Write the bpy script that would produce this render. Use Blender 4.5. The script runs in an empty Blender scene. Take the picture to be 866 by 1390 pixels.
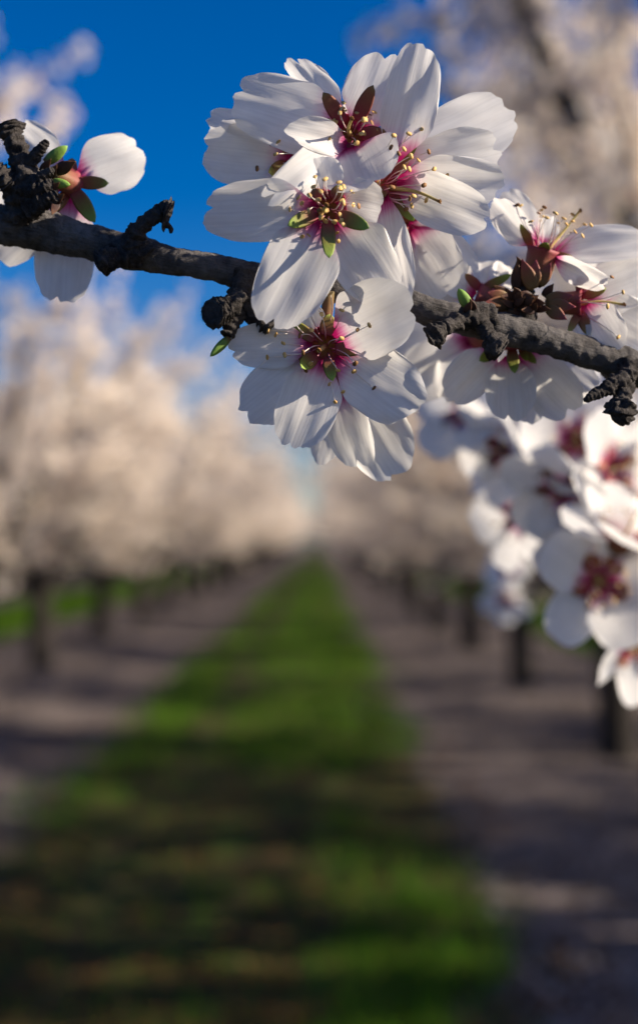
import bpy, math, random
import numpy as np
from mathutils import Vector, Matrix, Quaternion, noise

random.seed(7)
RNG = np.random.default_rng(7)
SC = bpy.context.scene
COL = SC.collection

# ------------------------------------------------------------------ camera
FPX, CX, CY = 1850.0, 433.0, 695.0        # focal length and centre in photo pixels (866 wide)
HOR = 735.0                                # horizon row
PITCH = math.atan((HOR - CY) / FPX)
CAM = Vector((0, 0, 1.8))
cam_d = bpy.data.cameras.new('camera')
cam_d.sensor_fit = 'HORIZONTAL'
cam_d.sensor_width = 24.0
cam_d.lens = 24.0 * FPX / 866.0
cam_d.clip_start = 0.01
cam_d.clip_end = 3000
cam_d.dof.use_dof = True
cam_d.dof.focus_distance = 0.277
cam_d.dof.aperture_fstop = cam_d.lens / 5.6
cam = bpy.data.objects.new('camera', cam_d)
COL.objects.link(cam)
cam.location = CAM
cam.rotation_euler = (math.pi / 2 + PITCH, 0, 0)
SC.camera = cam
FW = Vector((0, math.cos(PITCH), math.sin(PITCH)))
UP = Vector((0, -math.sin(PITCH), math.cos(PITCH)))
RT = Vector((1, 0, 0))

# ------------------------------------------------------------------ light
SUN_EL, SUN_AZ = math.radians(26), math.radians(98)     # azimuth from +Y towards +X
world = bpy.data.worlds.new('World')
SC.world = world
world.use_nodes = True
wn, wl = world.node_tree.nodes, world.node_tree.links
wn.clear()
sky = wn.new('ShaderNodeTexSky')
sky.sky_type = 'NISHITA'
sky.sun_disc = False
sky.sun_elevation = SUN_EL
sky.sun_rotation = SUN_AZ
sky.air_density = 0.85
sky.dust_density = 1.0
sky.ozone_density = 4.0
hsv = wn.new('ShaderNodeHueSaturation')
hsv.inputs['Saturation'].default_value = 1.45
hsv.inputs['Hue'].default_value = 0.512
bg = wn.new('ShaderNodeBackground')
bg.inputs['Strength'].default_value = 0.064
wo = wn.new('ShaderNodeOutputWorld')
wl.new(sky.outputs[0], hsv.inputs['Color'])
wl.new(hsv.outputs[0], bg.inputs[0])
wl.new(bg.outputs[0], wo.inputs[0])
sun_d = bpy.data.lights.new('sun', 'SUN')
sun_d.energy = 5.0
sun_d.angle = math.radians(0.5)
sun_d.color = (1.0, 0.86, 0.68)
sun = bpy.data.objects.new('sun', sun_d)
COL.objects.link(sun)
SUND = Vector((math.sin(SUN_AZ) * math.cos(SUN_EL), math.cos(SUN_AZ) * math.cos(SUN_EL), math.sin(SUN_EL)))
sun.rotation_euler = SUND.to_track_quat('Z', 'Y').to_euler()
sun.location = SUND * 50
vs = SC.view_settings
vs.view_transform = 'Standard'
vs.look = 'None'
vs.exposure = 0.95
vs.gamma = 1.0
SC.cycles.use_denoising = True
SC.cycles.max_bounces = 8
SC.cycles.transmission_bounces = 6
SC.cycles.diffuse_bounces = 5

# ------------------------------------------------------------------ materials
def mat(name):
    m = bpy.data.materials.new(name)
    m.use_nodes = True
    nt = m.node_tree
    nt.nodes.clear()
    out = nt.nodes.new('ShaderNodeOutputMaterial')
    return m, nt, out

def N(nt, t, **kw):
    n = nt.nodes.new(t)
    for k, v in kw.items():
        if k in n.inputs:
            n.inputs[k].default_value = v
        else:
            setattr(n, k, v)
    return n

def ramp(nt, stops, fac=None, interp='LINEAR'):
    r = nt.nodes.new('ShaderNodeValToRGB')
    r.color_ramp.interpolation = interp
    els = r.color_ramp.elements
    while len(els) < len(stops):
        els.new(0.5)
    for e, (p, c) in zip(els, stops):
        e.position = p
        e.color = (*c, 1) if len(c) == 3 else c
    if fac is not None:
        nt.links.new(fac, r.inputs[0])
    return r

def mapped_noise(nt, src, scale, nscale=1.0, detail=3.0, rough=0.55):
    mp = N(nt, 'ShaderNodeMapping')
    mp.inputs['Scale'].default_value = scale
    nt.links.new(src, mp.inputs[0])
    n = N(nt, 'ShaderNodeTexNoise', Scale=nscale, Detail=detail, Roughness=rough)
    nt.links.new(mp.outputs[0], n.inputs['Vector'])
    return n

def petal_material():
    m, nt, out = mat('petal')
    L = nt.links
    uv = N(nt, 'ShaderNodeUVMap')
    sep = N(nt, 'ShaderNodeSeparateXYZ')
    L.new(uv.outputs[0], sep.inputs[0])
    oi = N(nt, 'ShaderNodeObjectInfo')
    add = N(nt, 'ShaderNodeVectorMath', operation='ADD')
    L.new(uv.outputs[0], add.inputs[0])
    cmb = N(nt, 'ShaderNodeCombineXYZ')
    ml = N(nt, 'ShaderNodeMath', operation='MULTIPLY'); ml.inputs[1].default_value = 37.0
    L.new(oi.outputs['Random'], ml.inputs[0])
    L.new(ml.outputs[0], cmb.inputs[2])
    L.new(cmb.outputs[0], add.inputs[1])
    vein = mapped_noise(nt, add.outputs[0], (24, 1.1, 1), 1.0, 4.0, 0.6)
    blot = mapped_noise(nt, add.outputs[0], (5, 4, 1), 1.0, 4.0, 0.6)
    # pink flush on the claw, its edge broken by the veins
    v1 = N(nt, 'ShaderNodeMath', operation='MULTIPLY_ADD')
    L.new(vein.outputs[0], v1.inputs[0]); v1.inputs[1].default_value = 0.12
    L.new(sep.outputs[1], v1.inputs[2])
    pk = ramp(nt, [(0.0, (0.36, 0.004, 0.085)), (0.12, (0.52, 0.015, 0.17)), (0.19, (0.74, 0.22, 0.44)),
                   (0.275, (0.88, 0.74, 0.80)), (0.37, (0.90, 0.895, 0.885))], v1.outputs[0])
    vr = ramp(nt, [(0.3, (0.90, 0.90, 0.905)), (0.6, (1, 1, 1))], vein.outputs[0])
    br = ramp(nt, [(0.3, (0.94, 0.93, 0.92)), (0.65, (1, 1, 1))], blot.outputs[0])
    mx = N(nt, 'ShaderNodeMix', data_type='RGBA', blend_type='MULTIPLY'); mx.inputs[0].default_value = 1
    L.new(pk.outputs[0], mx.inputs[6]); L.new(vr.outputs[0], mx.inputs[7])
    mx2 = N(nt, 'ShaderNodeMix', data_type='RGBA', blend_type='MULTIPLY'); mx2.inputs[0].default_value = 1
    L.new(mx.outputs[2], mx2.inputs[6]); L.new(br.outputs[0], mx2.inputs[7])
    bmp = N(nt, 'ShaderNodeBump', Strength=0.35, Distance=0.0002)
    L.new(vein.outputs[0], bmp.inputs['Height'])
    p = N(nt, 'ShaderNodeBsdfPrincipled', Roughness=0.55)
    p.inputs['Specular IOR Level'].default_value = 0.25
    L.new(mx2.outputs[2], p.inputs['Base Color']); L.new(bmp.outputs[0], p.inputs['Normal'])
    t = N(nt, 'ShaderNodeBsdfTranslucent')
    L.new(mx2.outputs[2], t.inputs['Color']); L.new(bmp.outputs[0], t.inputs['Normal'])
    ms = N(nt, 'ShaderNodeMixShader'); ms.inputs[0].default_value = 0.48
    L.new(p.outputs[0], ms.inputs[1]); L.new(t.outputs[0], ms.inputs[2])
    L.new(ms.outputs[0], out.inputs[0])
    return m

def organ_material(name, stops, rough=0.62, trans=0.0, nz=0.25):
    """colour runs along uv.y, mottled by noise"""
    m, nt, out = mat(name)
    L = nt.links
    uv = N(nt, 'ShaderNodeUVMap')
    sep = N(nt, 'ShaderNodeSeparateXYZ')
    L.new(uv.outputs[0], sep.inputs[0])
    tc = N(nt, 'ShaderNodeTexCoord')
    ns = mapped_noise(nt, tc.outputs['Object'], (900, 900, 900), 1.0, 4.0, 0.6)
    a = N(nt, 'ShaderNodeMath', operation='MULTIPLY_ADD')
    L.new(ns.outputs[0], a.inputs[0]); a.inputs[1].default_value = nz
    L.new(sep.outputs[1], a.inputs[2])
    s = N(nt, 'ShaderNodeMath', operation='SUBTRACT'); s.inputs[1].default_value = nz / 2
    L.new(a.outputs[0], s.inputs[0])
    r = ramp(nt, stops, s.outputs[0])
    bmp = N(nt, 'ShaderNodeBump', Strength=0.4, Distance=0.0003)
    L.new(ns.outputs[0], bmp.inputs['Height'])
    p = N(nt, 'ShaderNodeBsdfPrincipled', Roughness=rough)
    p.inputs['Specular IOR Level'].default_value = 0.35
    L.new(r.outputs[0], p.inputs['Base Color']); L.new(bmp.outputs[0], p.inputs['Normal'])
    if trans:
        t = N(nt, 'ShaderNodeBsdfTranslucent')
        L.new(r.outputs[0], t.inputs['Color'])
        ms = N(nt, 'ShaderNodeMixShader'); ms.inputs[0].default_value = trans
        L.new(p.outputs[0], ms.inputs[1]); L.new(t.outputs[0], ms.inputs[2])
        L.new(ms.outputs[0], out.inputs[0])
    else:
        L.new(p.outputs[0], out.inputs[0])
    return m

def bark_material(name, dark, light, sc, bump=0.6, dist=0.0006, lent=True):
    m, nt, out = mat(name)
    L = nt.links
    uv = N(nt, 'ShaderNodeUVMap')
    tc = N(nt, 'ShaderNodeTexCoord')
    a = mapped_noise(nt, tc.outputs['Object'], (sc, sc, sc), 1.0, 6.0, 0.68)
    b = mapped_noise(nt, tc.outputs['Object'], (sc * 0.22, sc * 0.22, sc * 0.22), 1.0, 3.0, 0.5)
    c = mapped_noise(nt, uv.outputs[0], (60, 9, 1), 1.0, 4.0, 0.7)      # fine cracks along the wood
    ad = N(nt, 'ShaderNodeMath', operation='ADD'); L.new(a.outputs[0], ad.inputs[0]); L.new(b.outputs[0], ad.inputs[1])
    ad2 = N(nt, 'ShaderNodeMath', operation='MULTIPLY_ADD'); L.new(c.outputs[0], ad2.inputs[0]); ad2.inputs[1].default_value = 0.5
    L.new(ad.outputs[0], ad2.inputs[2])
    sc2 = N(nt, 'ShaderNodeMath', operation='MULTIPLY'); sc2.inputs[1].default_value = 0.4; L.new(ad2.outputs[0], sc2.inputs[0])
    r = ramp(nt, [(0.36, dark), (0.49, tuple((d + l) / 2 for d, l in zip(dark, light))), (0.62, light)], sc2.outputs[0])
    bmp = N(nt, 'ShaderNodeBump', Strength=bump, Distance=dist)
    L.new(ad2.outputs[0], bmp.inputs['Height'])
    p = N(nt, 'ShaderNodeBsdfPrincipled', Roughness=0.8)
    p.inputs['Specular IOR Level'].default_value = 0.2
    L.new(r.outputs[0], p.inputs['Base Color']); L.new(bmp.outputs[0], p.inputs['Normal'])
    L.new(p.outputs[0], out.inputs[0])
    return m

M = {}
M['petal'] = petal_material()
M['sepal_green'] = organ_material('sepal_green', [(0.0, (0.28, 0.03, 0.06)), (0.3, (0.22, 0.11, 0.05)), (0.6, (0.24, 0.24, 0.05)), (1.0, (0.30, 0.46, 0.08))], trans=0.15)
M['sepal_red'] = organ_material('sepal_red', [(0.0, (0.30, 0.015, 0.06)), (0.4, (0.26, 0.06, 0.055)), (0.8, (0.27, 0.11, 0.06)), (1.0, (0.30, 0.20, 0.08))], trans=0.15)
M['sepal_olive'] = organ_material('sepal_olive', [(0.0, (0.30, 0.03, 0.06)), (0.35, (0.27, 0.10, 0.05)), (0.75, (0.28, 0.20, 0.06)), (1.0, (0.32, 0.40, 0.09))], trans=0.15)
M['calyx'] = organ_material('calyx', [(0.0, (0.15, 0.11, 0.04)), (0.5, (0.20, 0.085, 0.04)), (1.0, (0.26, 0.035, 0.06))], nz=0.5)
M['calyx_inner'] = organ_material('calyx_inner', [(0.0, (0.30, 0.22, 0.05)), (0.5, (0.32, 0.05, 0.05)), (1.0, (0.33, 0.008, 0.07))], nz=0.3)
M['scale'] = organ_material('bud_scale', [(0.0, (0.02, 0.009, 0.008)), (0.6, (0.06, 0.022, 0.014)), (1.0, (0.16, 0.07, 0.028))], nz=0.5)
M['bud'] = organ_material('green_bud', [(0.0, (0.10, 0.03, 0.02)), (0.25, (0.13, 0.22, 0.04)), (1.0, (0.20, 0.36, 0.06))], nz=0.2)
M['filament'] = organ_material('filament', [(0.0, (0.42, 0.02, 0.12)), (0.35, (0.70, 0.36, 0.42)), (0.7, (0.86, 0.80, 0.74))], trans=0.2, nz=0.05)
M['anther'] = organ_material('anther', [(0.0, (0.52, 0.30, 0.09)), (1.0, (0.70, 0.50, 0.20))], nz=0.4)
M['anther_dark'] = organ_material('anther_spent', [(0.0, (0.16, 0.07, 0.025)), (1.0, (0.30, 0.15, 0.05))], nz=0.4)
M['pistil'] = organ_material('pistil', [(0.0, (0.40, 0.10, 0.08)), (0.3, (0.55, 0.42, 0.16)), (0.85, (0.50, 0.42, 0.14)), (1.0, (0.30, 0.14, 0.04))], trans=0.15, nz=0.1)
M['bark'] = bark_material('twig_bark', (0.016, 0.014, 0.014), (0.175, 0.163, 0.162), 480, 1.0, 0.0010)
M['spur'] = bark_material('spur_bark', (0.010, 0.008, 0.008), (0.11, 0.098, 0.094), 900, 1.0, 0.0012)
M['trunk'] = bark_material('trunk_bark', (0.010, 0.008, 0.007), (0.040, 0.033, 0.029), 14, 0.8, 0.02)
M['twig'] = bark_material('orchard_twigs', (0.07, 0.05, 0.035), (0.20, 0.145, 0.11), 9, 0.3, 0.01)

def crown_material():
    m, nt, out = mat('orchard_blossom')
    L = nt.links
    g = N(nt, 'ShaderNodeNewGeometry')
    r = ramp(nt, [(0.0, (0.72, 0.55, 0.44)), (0.25, (0.86, 0.77, 0.68)), (1.0, (0.90, 0.87, 0.81))], g.outputs['Random Per Island'])
    d = N(nt, 'ShaderNodeBsdfDiffuse'); L.new(r.outputs[0], d.inputs[0])
    t = N(nt, 'ShaderNodeBsdfTranslucent'); L.new(r.outputs[0], t.inputs[0])
    ms = N(nt, 'ShaderNodeMixShader'); ms.inputs[0].default_value = 0.4
    L.new(d.outputs[0], ms.inputs[1]); L.new(t.outputs[0], ms.inputs[2]); L.new(ms.outputs[0], out.inputs[0])
    return m
M['crown'] = crown_material()

def ground_material():
    m, nt, out = mat('orchard_ground')
    L = nt.links
    tc = N(nt, 'ShaderNodeTexCoord')
    def nz(sc, det=6.0, ro=0.62):
        return mapped_noise(nt, tc.outputs['Object'], (sc, sc, sc), 1.0, det, ro).outputs[0]
    def math2(op, a, b):
        n = N(nt, 'ShaderNodeMath', operation=op)
        for k, v in enumerate((a, b)):
            if isinstance(v, (int, float)): n.inputs[k].default_value = v
            else: L.new(v, n.inputs[k])
        return n.outputs[0]
    big, mid, fine = nz(0.55), nz(2.3), nz(13.0, 6.0, 0.7)
    soil = ramp(nt, [(0.38, (0.042, 0.032, 0.028)), (0.5, (0.09, 0.073, 0.066)), (0.64, (0.17, 0.14, 0.13))], math2('MULTIPLY', math2('ADD', big, fine), 0.5))
    vo = N(nt, 'ShaderNodeTexVoronoi', Scale=34.0); L.new(tc.outputs['Object'], vo.inputs['Vector'])
    fleck = ramp(nt, [(0.15, (1, 1, 1)), (0.26, (0, 0, 0))], vo.outputs['Distance'])
    where = ramp(nt, [(0.36, (0, 0, 0)), (0.60, (1, 1, 1))], mid)
    mm = N(nt, 'ShaderNodeMix', data_type='RGBA'); L.new(math2('MULTIPLY', fleck.outputs[0], where.outputs[0]), mm.inputs[0])
    L.new(soil.outputs[0], mm.inputs[6]); mm.inputs[7].default_value = (0.50, 0.42, 0.41, 1)
    turf = ramp(nt, [(0.40, (0.040, 0.026, 0.015)), (0.5, (0.045, 0.045, 0.013)), (0.60, (0.045, 0.085, 0.014))], math2('MULTIPLY', math2('ADD', mid, fine), 0.5))
    # sward lies along the alleys (period of one row), its edge ragged
    sep = N(nt, 'ShaderNodeSeparateXYZ'); L.new(tc.outputs['Object'], sep.inputs[0])
    wob = math2('MULTIPLY', math2('SUBTRACT', math2('ADD', big, mid), 1.0), 1.3)
    xx = math2('ADD', sep.outputs[0], wob)
    per = math2('PINGPONG', math2('ADD', xx, 0.55), 3.2)           # 0 in mid-alley, 3.2 under the trees
    msk = ramp(nt, [(0.36, (1, 1, 1)), (0.50, (0, 0, 0))], math2('DIVIDE', per, 3.2))
    mg = N(nt, 'ShaderNodeMix', data_type='RGBA'); L.new(msk.outputs[0], mg.inputs[0])
    L.new(mm.outputs[2], mg.inputs[6]); L.new(turf.outputs[0], mg.inputs[7])
    bmp = N(nt, 'ShaderNodeBump', Strength=0.8, Distance=0.03); L.new(fine, bmp.inputs['Height'])
    p = N(nt, 'ShaderNodeBsdfPrincipled', Roughness=0.95); p.inputs['Specular IOR Level'].default_value = 0.1
    L.new(mg.outputs[2], p.inputs['Base Color']); L.new(bmp.outputs[0], p.inputs['Normal']); L.new(p.outputs[0], out.inputs[0])
    return m
M['soil'] = ground_material()

def blade_material():
    m, nt, out = mat('grass_blade')
    L = nt.links
    g = N(nt, 'ShaderNodeNewGeometry')
    r = ramp(nt, [(0.0, (0.20, 0.17, 0.05)), (0.12, (0.11, 0.17, 0.02)), (0.6, (0.06, 0.17, 0.012)), (1.0, (0.10, 0.24, 0.02))], g.outputs['Random Per Island'])
    d = N(nt, 'ShaderNodeBsdfDiffuse'); L.new(r.outputs[0], d.inputs[0])
    t = N(nt, 'ShaderNodeBsdfTranslucent'); L.new(r.outputs[0], t.inputs[0])
    ms = N(nt, 'ShaderNodeMixShader'); ms.inputs[0].default_value = 0.4
    L.new(d.outputs[0], ms.inputs[1]); L.new(t.outputs[0], ms.inputs[2]); L.new(ms.outputs[0], out.inputs[0])
    return m
M['blade'] = blade_material()
def litter_material(name, stops):
    m, nt, out = mat(name)
    g = N(nt, 'ShaderNodeNewGeometry')
    r = ramp(nt, stops, g.outputs['Random Per Island'])
    d = N(nt, 'ShaderNodeBsdfDiffuse'); nt.links.new(r.outputs[0], d.inputs[0]); nt.links.new(d.outputs[0], out.inputs[0])
    return m
M['fallen'] = litter_material('fallen_petals', [(0, (0.50, 0.40, 0.37)), (1, (0.78, 0.72, 0.72))])
M['leaf'] = litter_material('dead_leaves', [(0, (0.05, 0.025, 0.012)), (0.6, (0.12, 0.06, 0.025)), (1, (0.22, 0.12, 0.05))])

# ------------------------------------------------------------------ object helpers
def tag(o, label=None, cat=None, group=None, kind=None):
    if label: o['label'] = label
    if cat: o['category'] = cat
    if group: o['group'] = group
    if kind: o['kind'] = kind
    return o

ORG = {}
def empty(name, loc):
    o = bpy.data.objects.new(name, None)
    o.empty_display_size = 0.05
    COL.objects.link(o)
    o.location = loc
    ORG[o.name] = Vector(loc)
    return o

def build(name, V, F, mats, parent=None, origin=None, uv=None, fm=None, smooth=True):
    """V world coordinates; the object's own origin sits at `origin`"""
    V = np.asarray(V, dtype=np.float64)
    origin = Vector(origin) if origin is not None else Vector((0, 0, 0))
    me = bpy.data.meshes.new(name)
    me.from_pydata((V - np.array(origin)).tolist(), [], F)
    if not isinstance(mats, (list, tuple)):
        mats = [mats]
    for m in mats:
        me.materials.append(M[m])
    if fm is not None:
        me.polygons.foreach_set('material_index', fm)
    if smooth:
        me.polygons.foreach_set('use_smooth', [True] * len(me.polygons))
    if uv is not None:
        lay = me.uv_layers.new(name='UVMap')
        li = np.zeros(len(me.loops), dtype=np.int32)
        me.loops.foreach_get('vertex_index', li)
        lay.data.foreach_set('uv', np.asarray(uv, dtype=np.float32)[li].ravel())
    me.update()
    o = bpy.data.objects.new(name, me)
    COL.objects.link(o)
    po = Vector((0, 0, 0))
    if parent is not None:
        o.parent = parent
        po = ORG[parent.name]
    o.location = origin - po
    ORG[o.name] = origin
    return o

def P(px, py, d):
    return CAM + FW * d + RT * ((px - CX) / FPX * d) + UP * ((CY - py) / FPX * d)

def camvec(x, y, z):
    """x right, y up, z towards the camera"""
    return (RT * x + UP * y - FW * z).normalized()

def frame(a, hint):
    a = a.normalized()
    s = a.cross(hint)
    if s.length < 1e-6:
        s = a.orthogonal()
    s.normalize()
    return a, s, s.cross(a)

# ------------------------------------------------------------------ petals, sepals, stamens
def petal(parent, B, T, W, n_hint, roll=0, cup=0.12, curl=0.0, bow=0.06, ruffle=1.0, notch=None, nu=26, nv=20, rnd=random):
    """thin obovate petal from claw B to tip T, width W, facing n_hint"""
    L = (T - B).length
    a, s, n = frame(T - B, n_hint)
    if n.dot(n_hint) < 0:
        s, n = -s, -n
    q = Quaternion(a, math.radians(roll))
    s, n = q @ s, q @ n
    sd = rnd.uniform(0, 100)
    nt_pos = rnd.uniform(-0.25, 0.25)
    nt_dep = rnd.uniform(0.02, 0.09) if notch is None else notch
    asym = rnd.uniform(-0.10, 0.10)
    V, U, F = [], [], []
    hw = W / 2
    for j in range(nv + 1):
        v = (j / nv) ** 0.9
        f = 0.16 + 0.84 * (lambda t: t * t * (3 - 2 * t))(min(1, v / 0.66) ** 0.82)
        for i in range(nu + 1):
            u = math.sin((i / nu - 0.5) * math.pi)
            rim = 0.56 + 0.44 * (max(0, 1 - u * u) ** 0.42) * (1 + asym * u)
            rim -= nt_dep * math.exp(-((u - nt_pos) / 0.10) ** 2)
            rim += 0.050 * noise.noise(Vector((u * 2.6, sd, 0.3))) + 0.028 * noise.noise(Vector((u * 7.5, sd, 5.3)))
            y = v * rim
            x = u * hw * f * (1 + 0.12 * noise.noise(Vector((v * 2.5, sd, u * 0.5))))
            z = cup * hw * u * u * f + bow * L * 4 * y * (1 - y) + curl * L * max(0, y - 0.55) ** 2 * 3
            z += ruffle * L * (0.065 * noise.noise(Vector((u * 1.4 + sd, v * 1.6, 1.0))) * v +
                               0.020 * noise.noise(Vector((u * 3.4 + sd, v * 2.8, 7.0))) * v * v)
            z -= 0.025 * hw * math.exp(-(u / 0.12) ** 2) * (1 - v * 0.6)
            p = B + a * (y * L) + s * x + n * z
            V.append(p); U.append((0.5 + 0.5 * u * f, y))
    for j in range(nv):
        for i in range(nu):
            k = j * (nu + 1) + i
            F.append((k, k + 1, k + nu + 2, k + nu + 1))
    return build('petal', V, F, 'petal', parent, B, U)

def sepal(parent, B, T, W, n_hint, m='sepal_green', curl=0.1, name='sepal', thick=0.22, taper=0.62, ns=8, nl=9):
    """fleshy lance-shaped blade with a real thickness"""
    L = (T - B).length
    a, s, n = frame(T - B, n_hint)
    if n.dot(n_hint) < 0:
        s, n = -s, -n
    V, U, F = [], [], []
    for j in range(nl + 1):
        v = j / nl
        w = W / 2 * (0.62 + 0.38 * math.sin(min(1, v / 0.5) * math.pi / 2)) * (max(0.0, 1 - v ** 3.2) ** taper + 0.03)
        z0 = curl * L * (v * v - 0.25 * v)
        for i in range(ns):
            t = 2 * math.pi * i / ns
            x = math.cos(t) * w
            z = math.sin(t) * w * thick + z0 + 0.25 * w * (math.cos(t) ** 2)
            V.append(B + a * (v * L) + s * x + n * z); U.append((i / ns, v))
    for j in range(nl):
        for i in range(ns):
            k, k2 = j * ns + i, j * ns + (i + 1) % ns
            F.append((k, k2, k2 + ns, k + ns))
    F.append(tuple(range(ns - 1, -1, -1))); F.append(tuple(nl * ns + i for i in range(ns)))
    return build(name, V, F, m, parent, B, U)

def sweep(path, radii, ns, seed=0.0, rough=0.0, nfreq=300.0, rings=0.0, ring_n=0, cap_in=0.0, octaves=4):
    """tube round a smoothed path; returns V, F, UV"""
    pts = [Vector(p) for p in path]
    V, F, U = [], [], []
    n = len(pts)
    prev = None
    acc = 0.0
    for k in range(n):
        t = (pts[min(n - 1, k + 1)] - pts[max(0, k - 1)]).normalized()
        if prev is None:
            s = t.orthogonal().normalized()
        else:
            s = (prev - t * prev.dot(t)).normalized()
        prev = s
        b = t.cross(s)
        if k:
            acc += (pts[k] - pts[k - 1]).length
        for i in range(ns):
            an = 2 * math.pi * i / ns
            dr = s * math.cos(an) + b * math.sin(an)
            r = radii[k]
            if rough:
                q = pts[k] + dr * r
                r *= 1 + rough * noise.fractal(q * nfreq + Vector((seed, 0, 0)), 0.75, 2.1, octaves)
            if rings:
                r *= 1 + rings * (abs(math.sin(k / n * ring_n * math.pi + 0.5 * noise.noise(dr * 2 + Vector((seed, 0, 0))))) - 0.5)
            V.append(pts[k] + dr * r); U.append((i / ns, acc * 20))
    for k in range(n - 1):
        for i in range(ns):
            a, b2 = k * ns + i, k * ns + (i + 1) % ns
            F.append((a, b2, b2 + ns, a + ns))
    t = (pts[-1] - pts[-2]).normalized()
    c0 = len(V)
    V.append(pts[0]); U.append((0, 0))
    V.append(pts[-1] - t * cap_in); U.append((0, acc * 20))
    for i in range(ns):
        F.append((c0, (i + 1) % ns, i))
        F.append((c0 + 1, (n - 1) * ns + i, (n - 1) * ns + (i + 1) % ns))
    return V, F, U

def smooth_path(cps, per=8):
    """Catmull-Rom through (Vector, radius) control points"""
    pts, rad = [], []
    n = len(cps)
    for k in range(n - 1):
        p0, p1, p2, p3 = cps[max(0, k - 1)], cps[k], cps[k + 1], cps[min(n - 1, k + 2)]
        for j in range(per):
            t = j / per
            def cr(a, b, c, d):
                return 0.5 * ((2 * b) + (c - a) * t + (2 * a - 5 * b + 4 * c - d) * t * t + (3 * b - a - 3 * c + d) * t * t * t)
            pts.append(cr(p0[0], p1[0], p2[0], p3[0])); rad.append(max(1e-5, cr(p0[1], p1[1], p2[1], p3[1])))
    pts.append(cps[-1][0]); rad.append(cps[-1][1])
    return pts, rad

def join(parts):
    V, F, U = [], [], []
    for v, f, u in parts:
        o = len(V)
        V += v; U += u
        F += [tuple(i + o for i in q) for q in f]
    return V, F, U

# stamen prototypes, 10 mm long along +Z, shared by every blossom
STAMEN = []
def make_stamens():
    for k in range(6):
        bend = random.uniform(-0.0022, 0.0022)
        bend2 = random.uniform(-0.001, 0.001)
        cps = [(Vector((bend * (t * t) , bend2 * math.sin(t * 3), 0.010 * t)), 0.00013 - 0.00004 * t) for t in (0, .25, .5, .75, 1)]
        pts, rad = smooth_path(cps, 2)
        V, F, U = sweep(pts, rad, 5)
        U = [(u, min(1, v / 0.2)) for u, v in U]
        fm = [0] * len(F)
        tip = pts[-1]
        o = len(V)
        ax = Vector((random.uniform(-1, 1), random.uniform(-1, 1), random.uniform(-.3, .8))).normalized()
        a, s, b = frame(ax, Vector((0.3, 0.2, 1)))
        rows = [(-1, 0.35), (-0.55, 0.9), (0, 0.85), (0.55, 0.9), (1, 0.35)]
        for z, r in rows:
            for i in range(6):
                an = i * math.pi / 3
                V.append(tip + a * (z * 0.00062) + (s * math.cos(an) * 1.15 + b * math.sin(an) * 0.75) * r * 0.00044)
                U.append((i / 6, 0.5 + 0.5 * z))
        for j in range(4):
            for i in range(6):
                p, q = o + j * 6 + i, o + j * 6 + (i + 1) % 6
                F.append((p, q, q + 6, p + 6)); fm.append(1)
        F.append(tuple(o + i for i in range(5, -1, -1))); fm.append(1)
        F.append(tuple(o + 24 + i for i in range(6))); fm.append(1)
        for an in ('anther', 'anther_dark'):
            me = bpy.data.meshes.new('stamen')
            me.from_pydata([tuple(v) for v in V], [], F)
            me.materials.append(M['filament']); me.materials.append(M[an])
            me.polygons.foreach_set('material_index', fm)
            me.polygons.foreach_set('use_smooth', [True] * len(F))
            lay = me.uv_layers.new(name='UVMap')
            li = np.zeros(len(me.loops), dtype=np.int32); me.loops.foreach_get('vertex_index', li)
            lay.data.foreach_set('uv', np.asarray(U, dtype=np.float32)[li].ravel())
            STAMEN.append(me)
make_stamens()

def stamen(parent, base, direc, length, dark=False):
    me = STAMEN[2 * random.randrange(6) + (1 if dark else 0)]
    o = bpy.data.objects.new('stamen', me)
    COL.objects.link(o)
    o.parent = parent
    q = direc.to_track_quat('Z', 'Y') @ Quaternion((0, 0, 1), random.uniform(0, 6.28))
    k = length / 0.010
    o.matrix_local = Matrix.Translation(base - ORG[parent.name]) @ q.to_matrix().to_4x4() @ Matrix.Diagonal((1.0, 1.0, k, 1)) if k > 0 else Matrix()
    return o

def calyx(branch, C, fdir, scale=1.0, length=0.0065, r=0.0038, label=None):
    """the cup that carries petals, sepals and stamens: the blossom's own mesh"""
    a, s, b = frame(fdir, Vector((0.13, 0.31, 0.94)))
    prof = [(-length, 0.28), (-length * 0.92, 0.55), (-length * 0.7, 0.82), (-length * 0.35, 0.86), (-length * 0.1, 0.95), (0.0, 1.08),
            (-0.0002, 0.98), (-0.0012, 0.72), (-0.0022, 0.42), (-0.0026, 0.0)]
    ns = 16
    V, U, F, fm = [], [], [], []
    for k, (z, rr) in enumerate(prof):
        for i in range(ns):
            t = 2 * math.pi * i / ns
            q = r * rr * scale * (1 + 0.06 * math.cos(5 * t + 1) + 0.05 * noise.noise(Vector((t, z * 500, C.x * 300))))
            V.append(C + a * (z * scale) + s * (math.cos(t) * q) + b * (math.sin(t) * q))
            U.append((i / ns, k / 5 if k <= 5 else 1 - (k - 5) / 4))
    for k in range(len(prof) - 1):
        for i in range(ns):
            p, q = k * ns + i, k * ns + (i + 1) % ns
            F.append((p, q, q + ns, p + ns)); fm.append(0 if k < 5 else 1)
    F.append(tuple(range(ns - 1, -1, -1))); fm.append(0)
    o = build('blossom', V, F, ['calyx', 'calyx_inner'], branch, C, U, fm)
    if label: o['label'] = label
    return o

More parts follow.
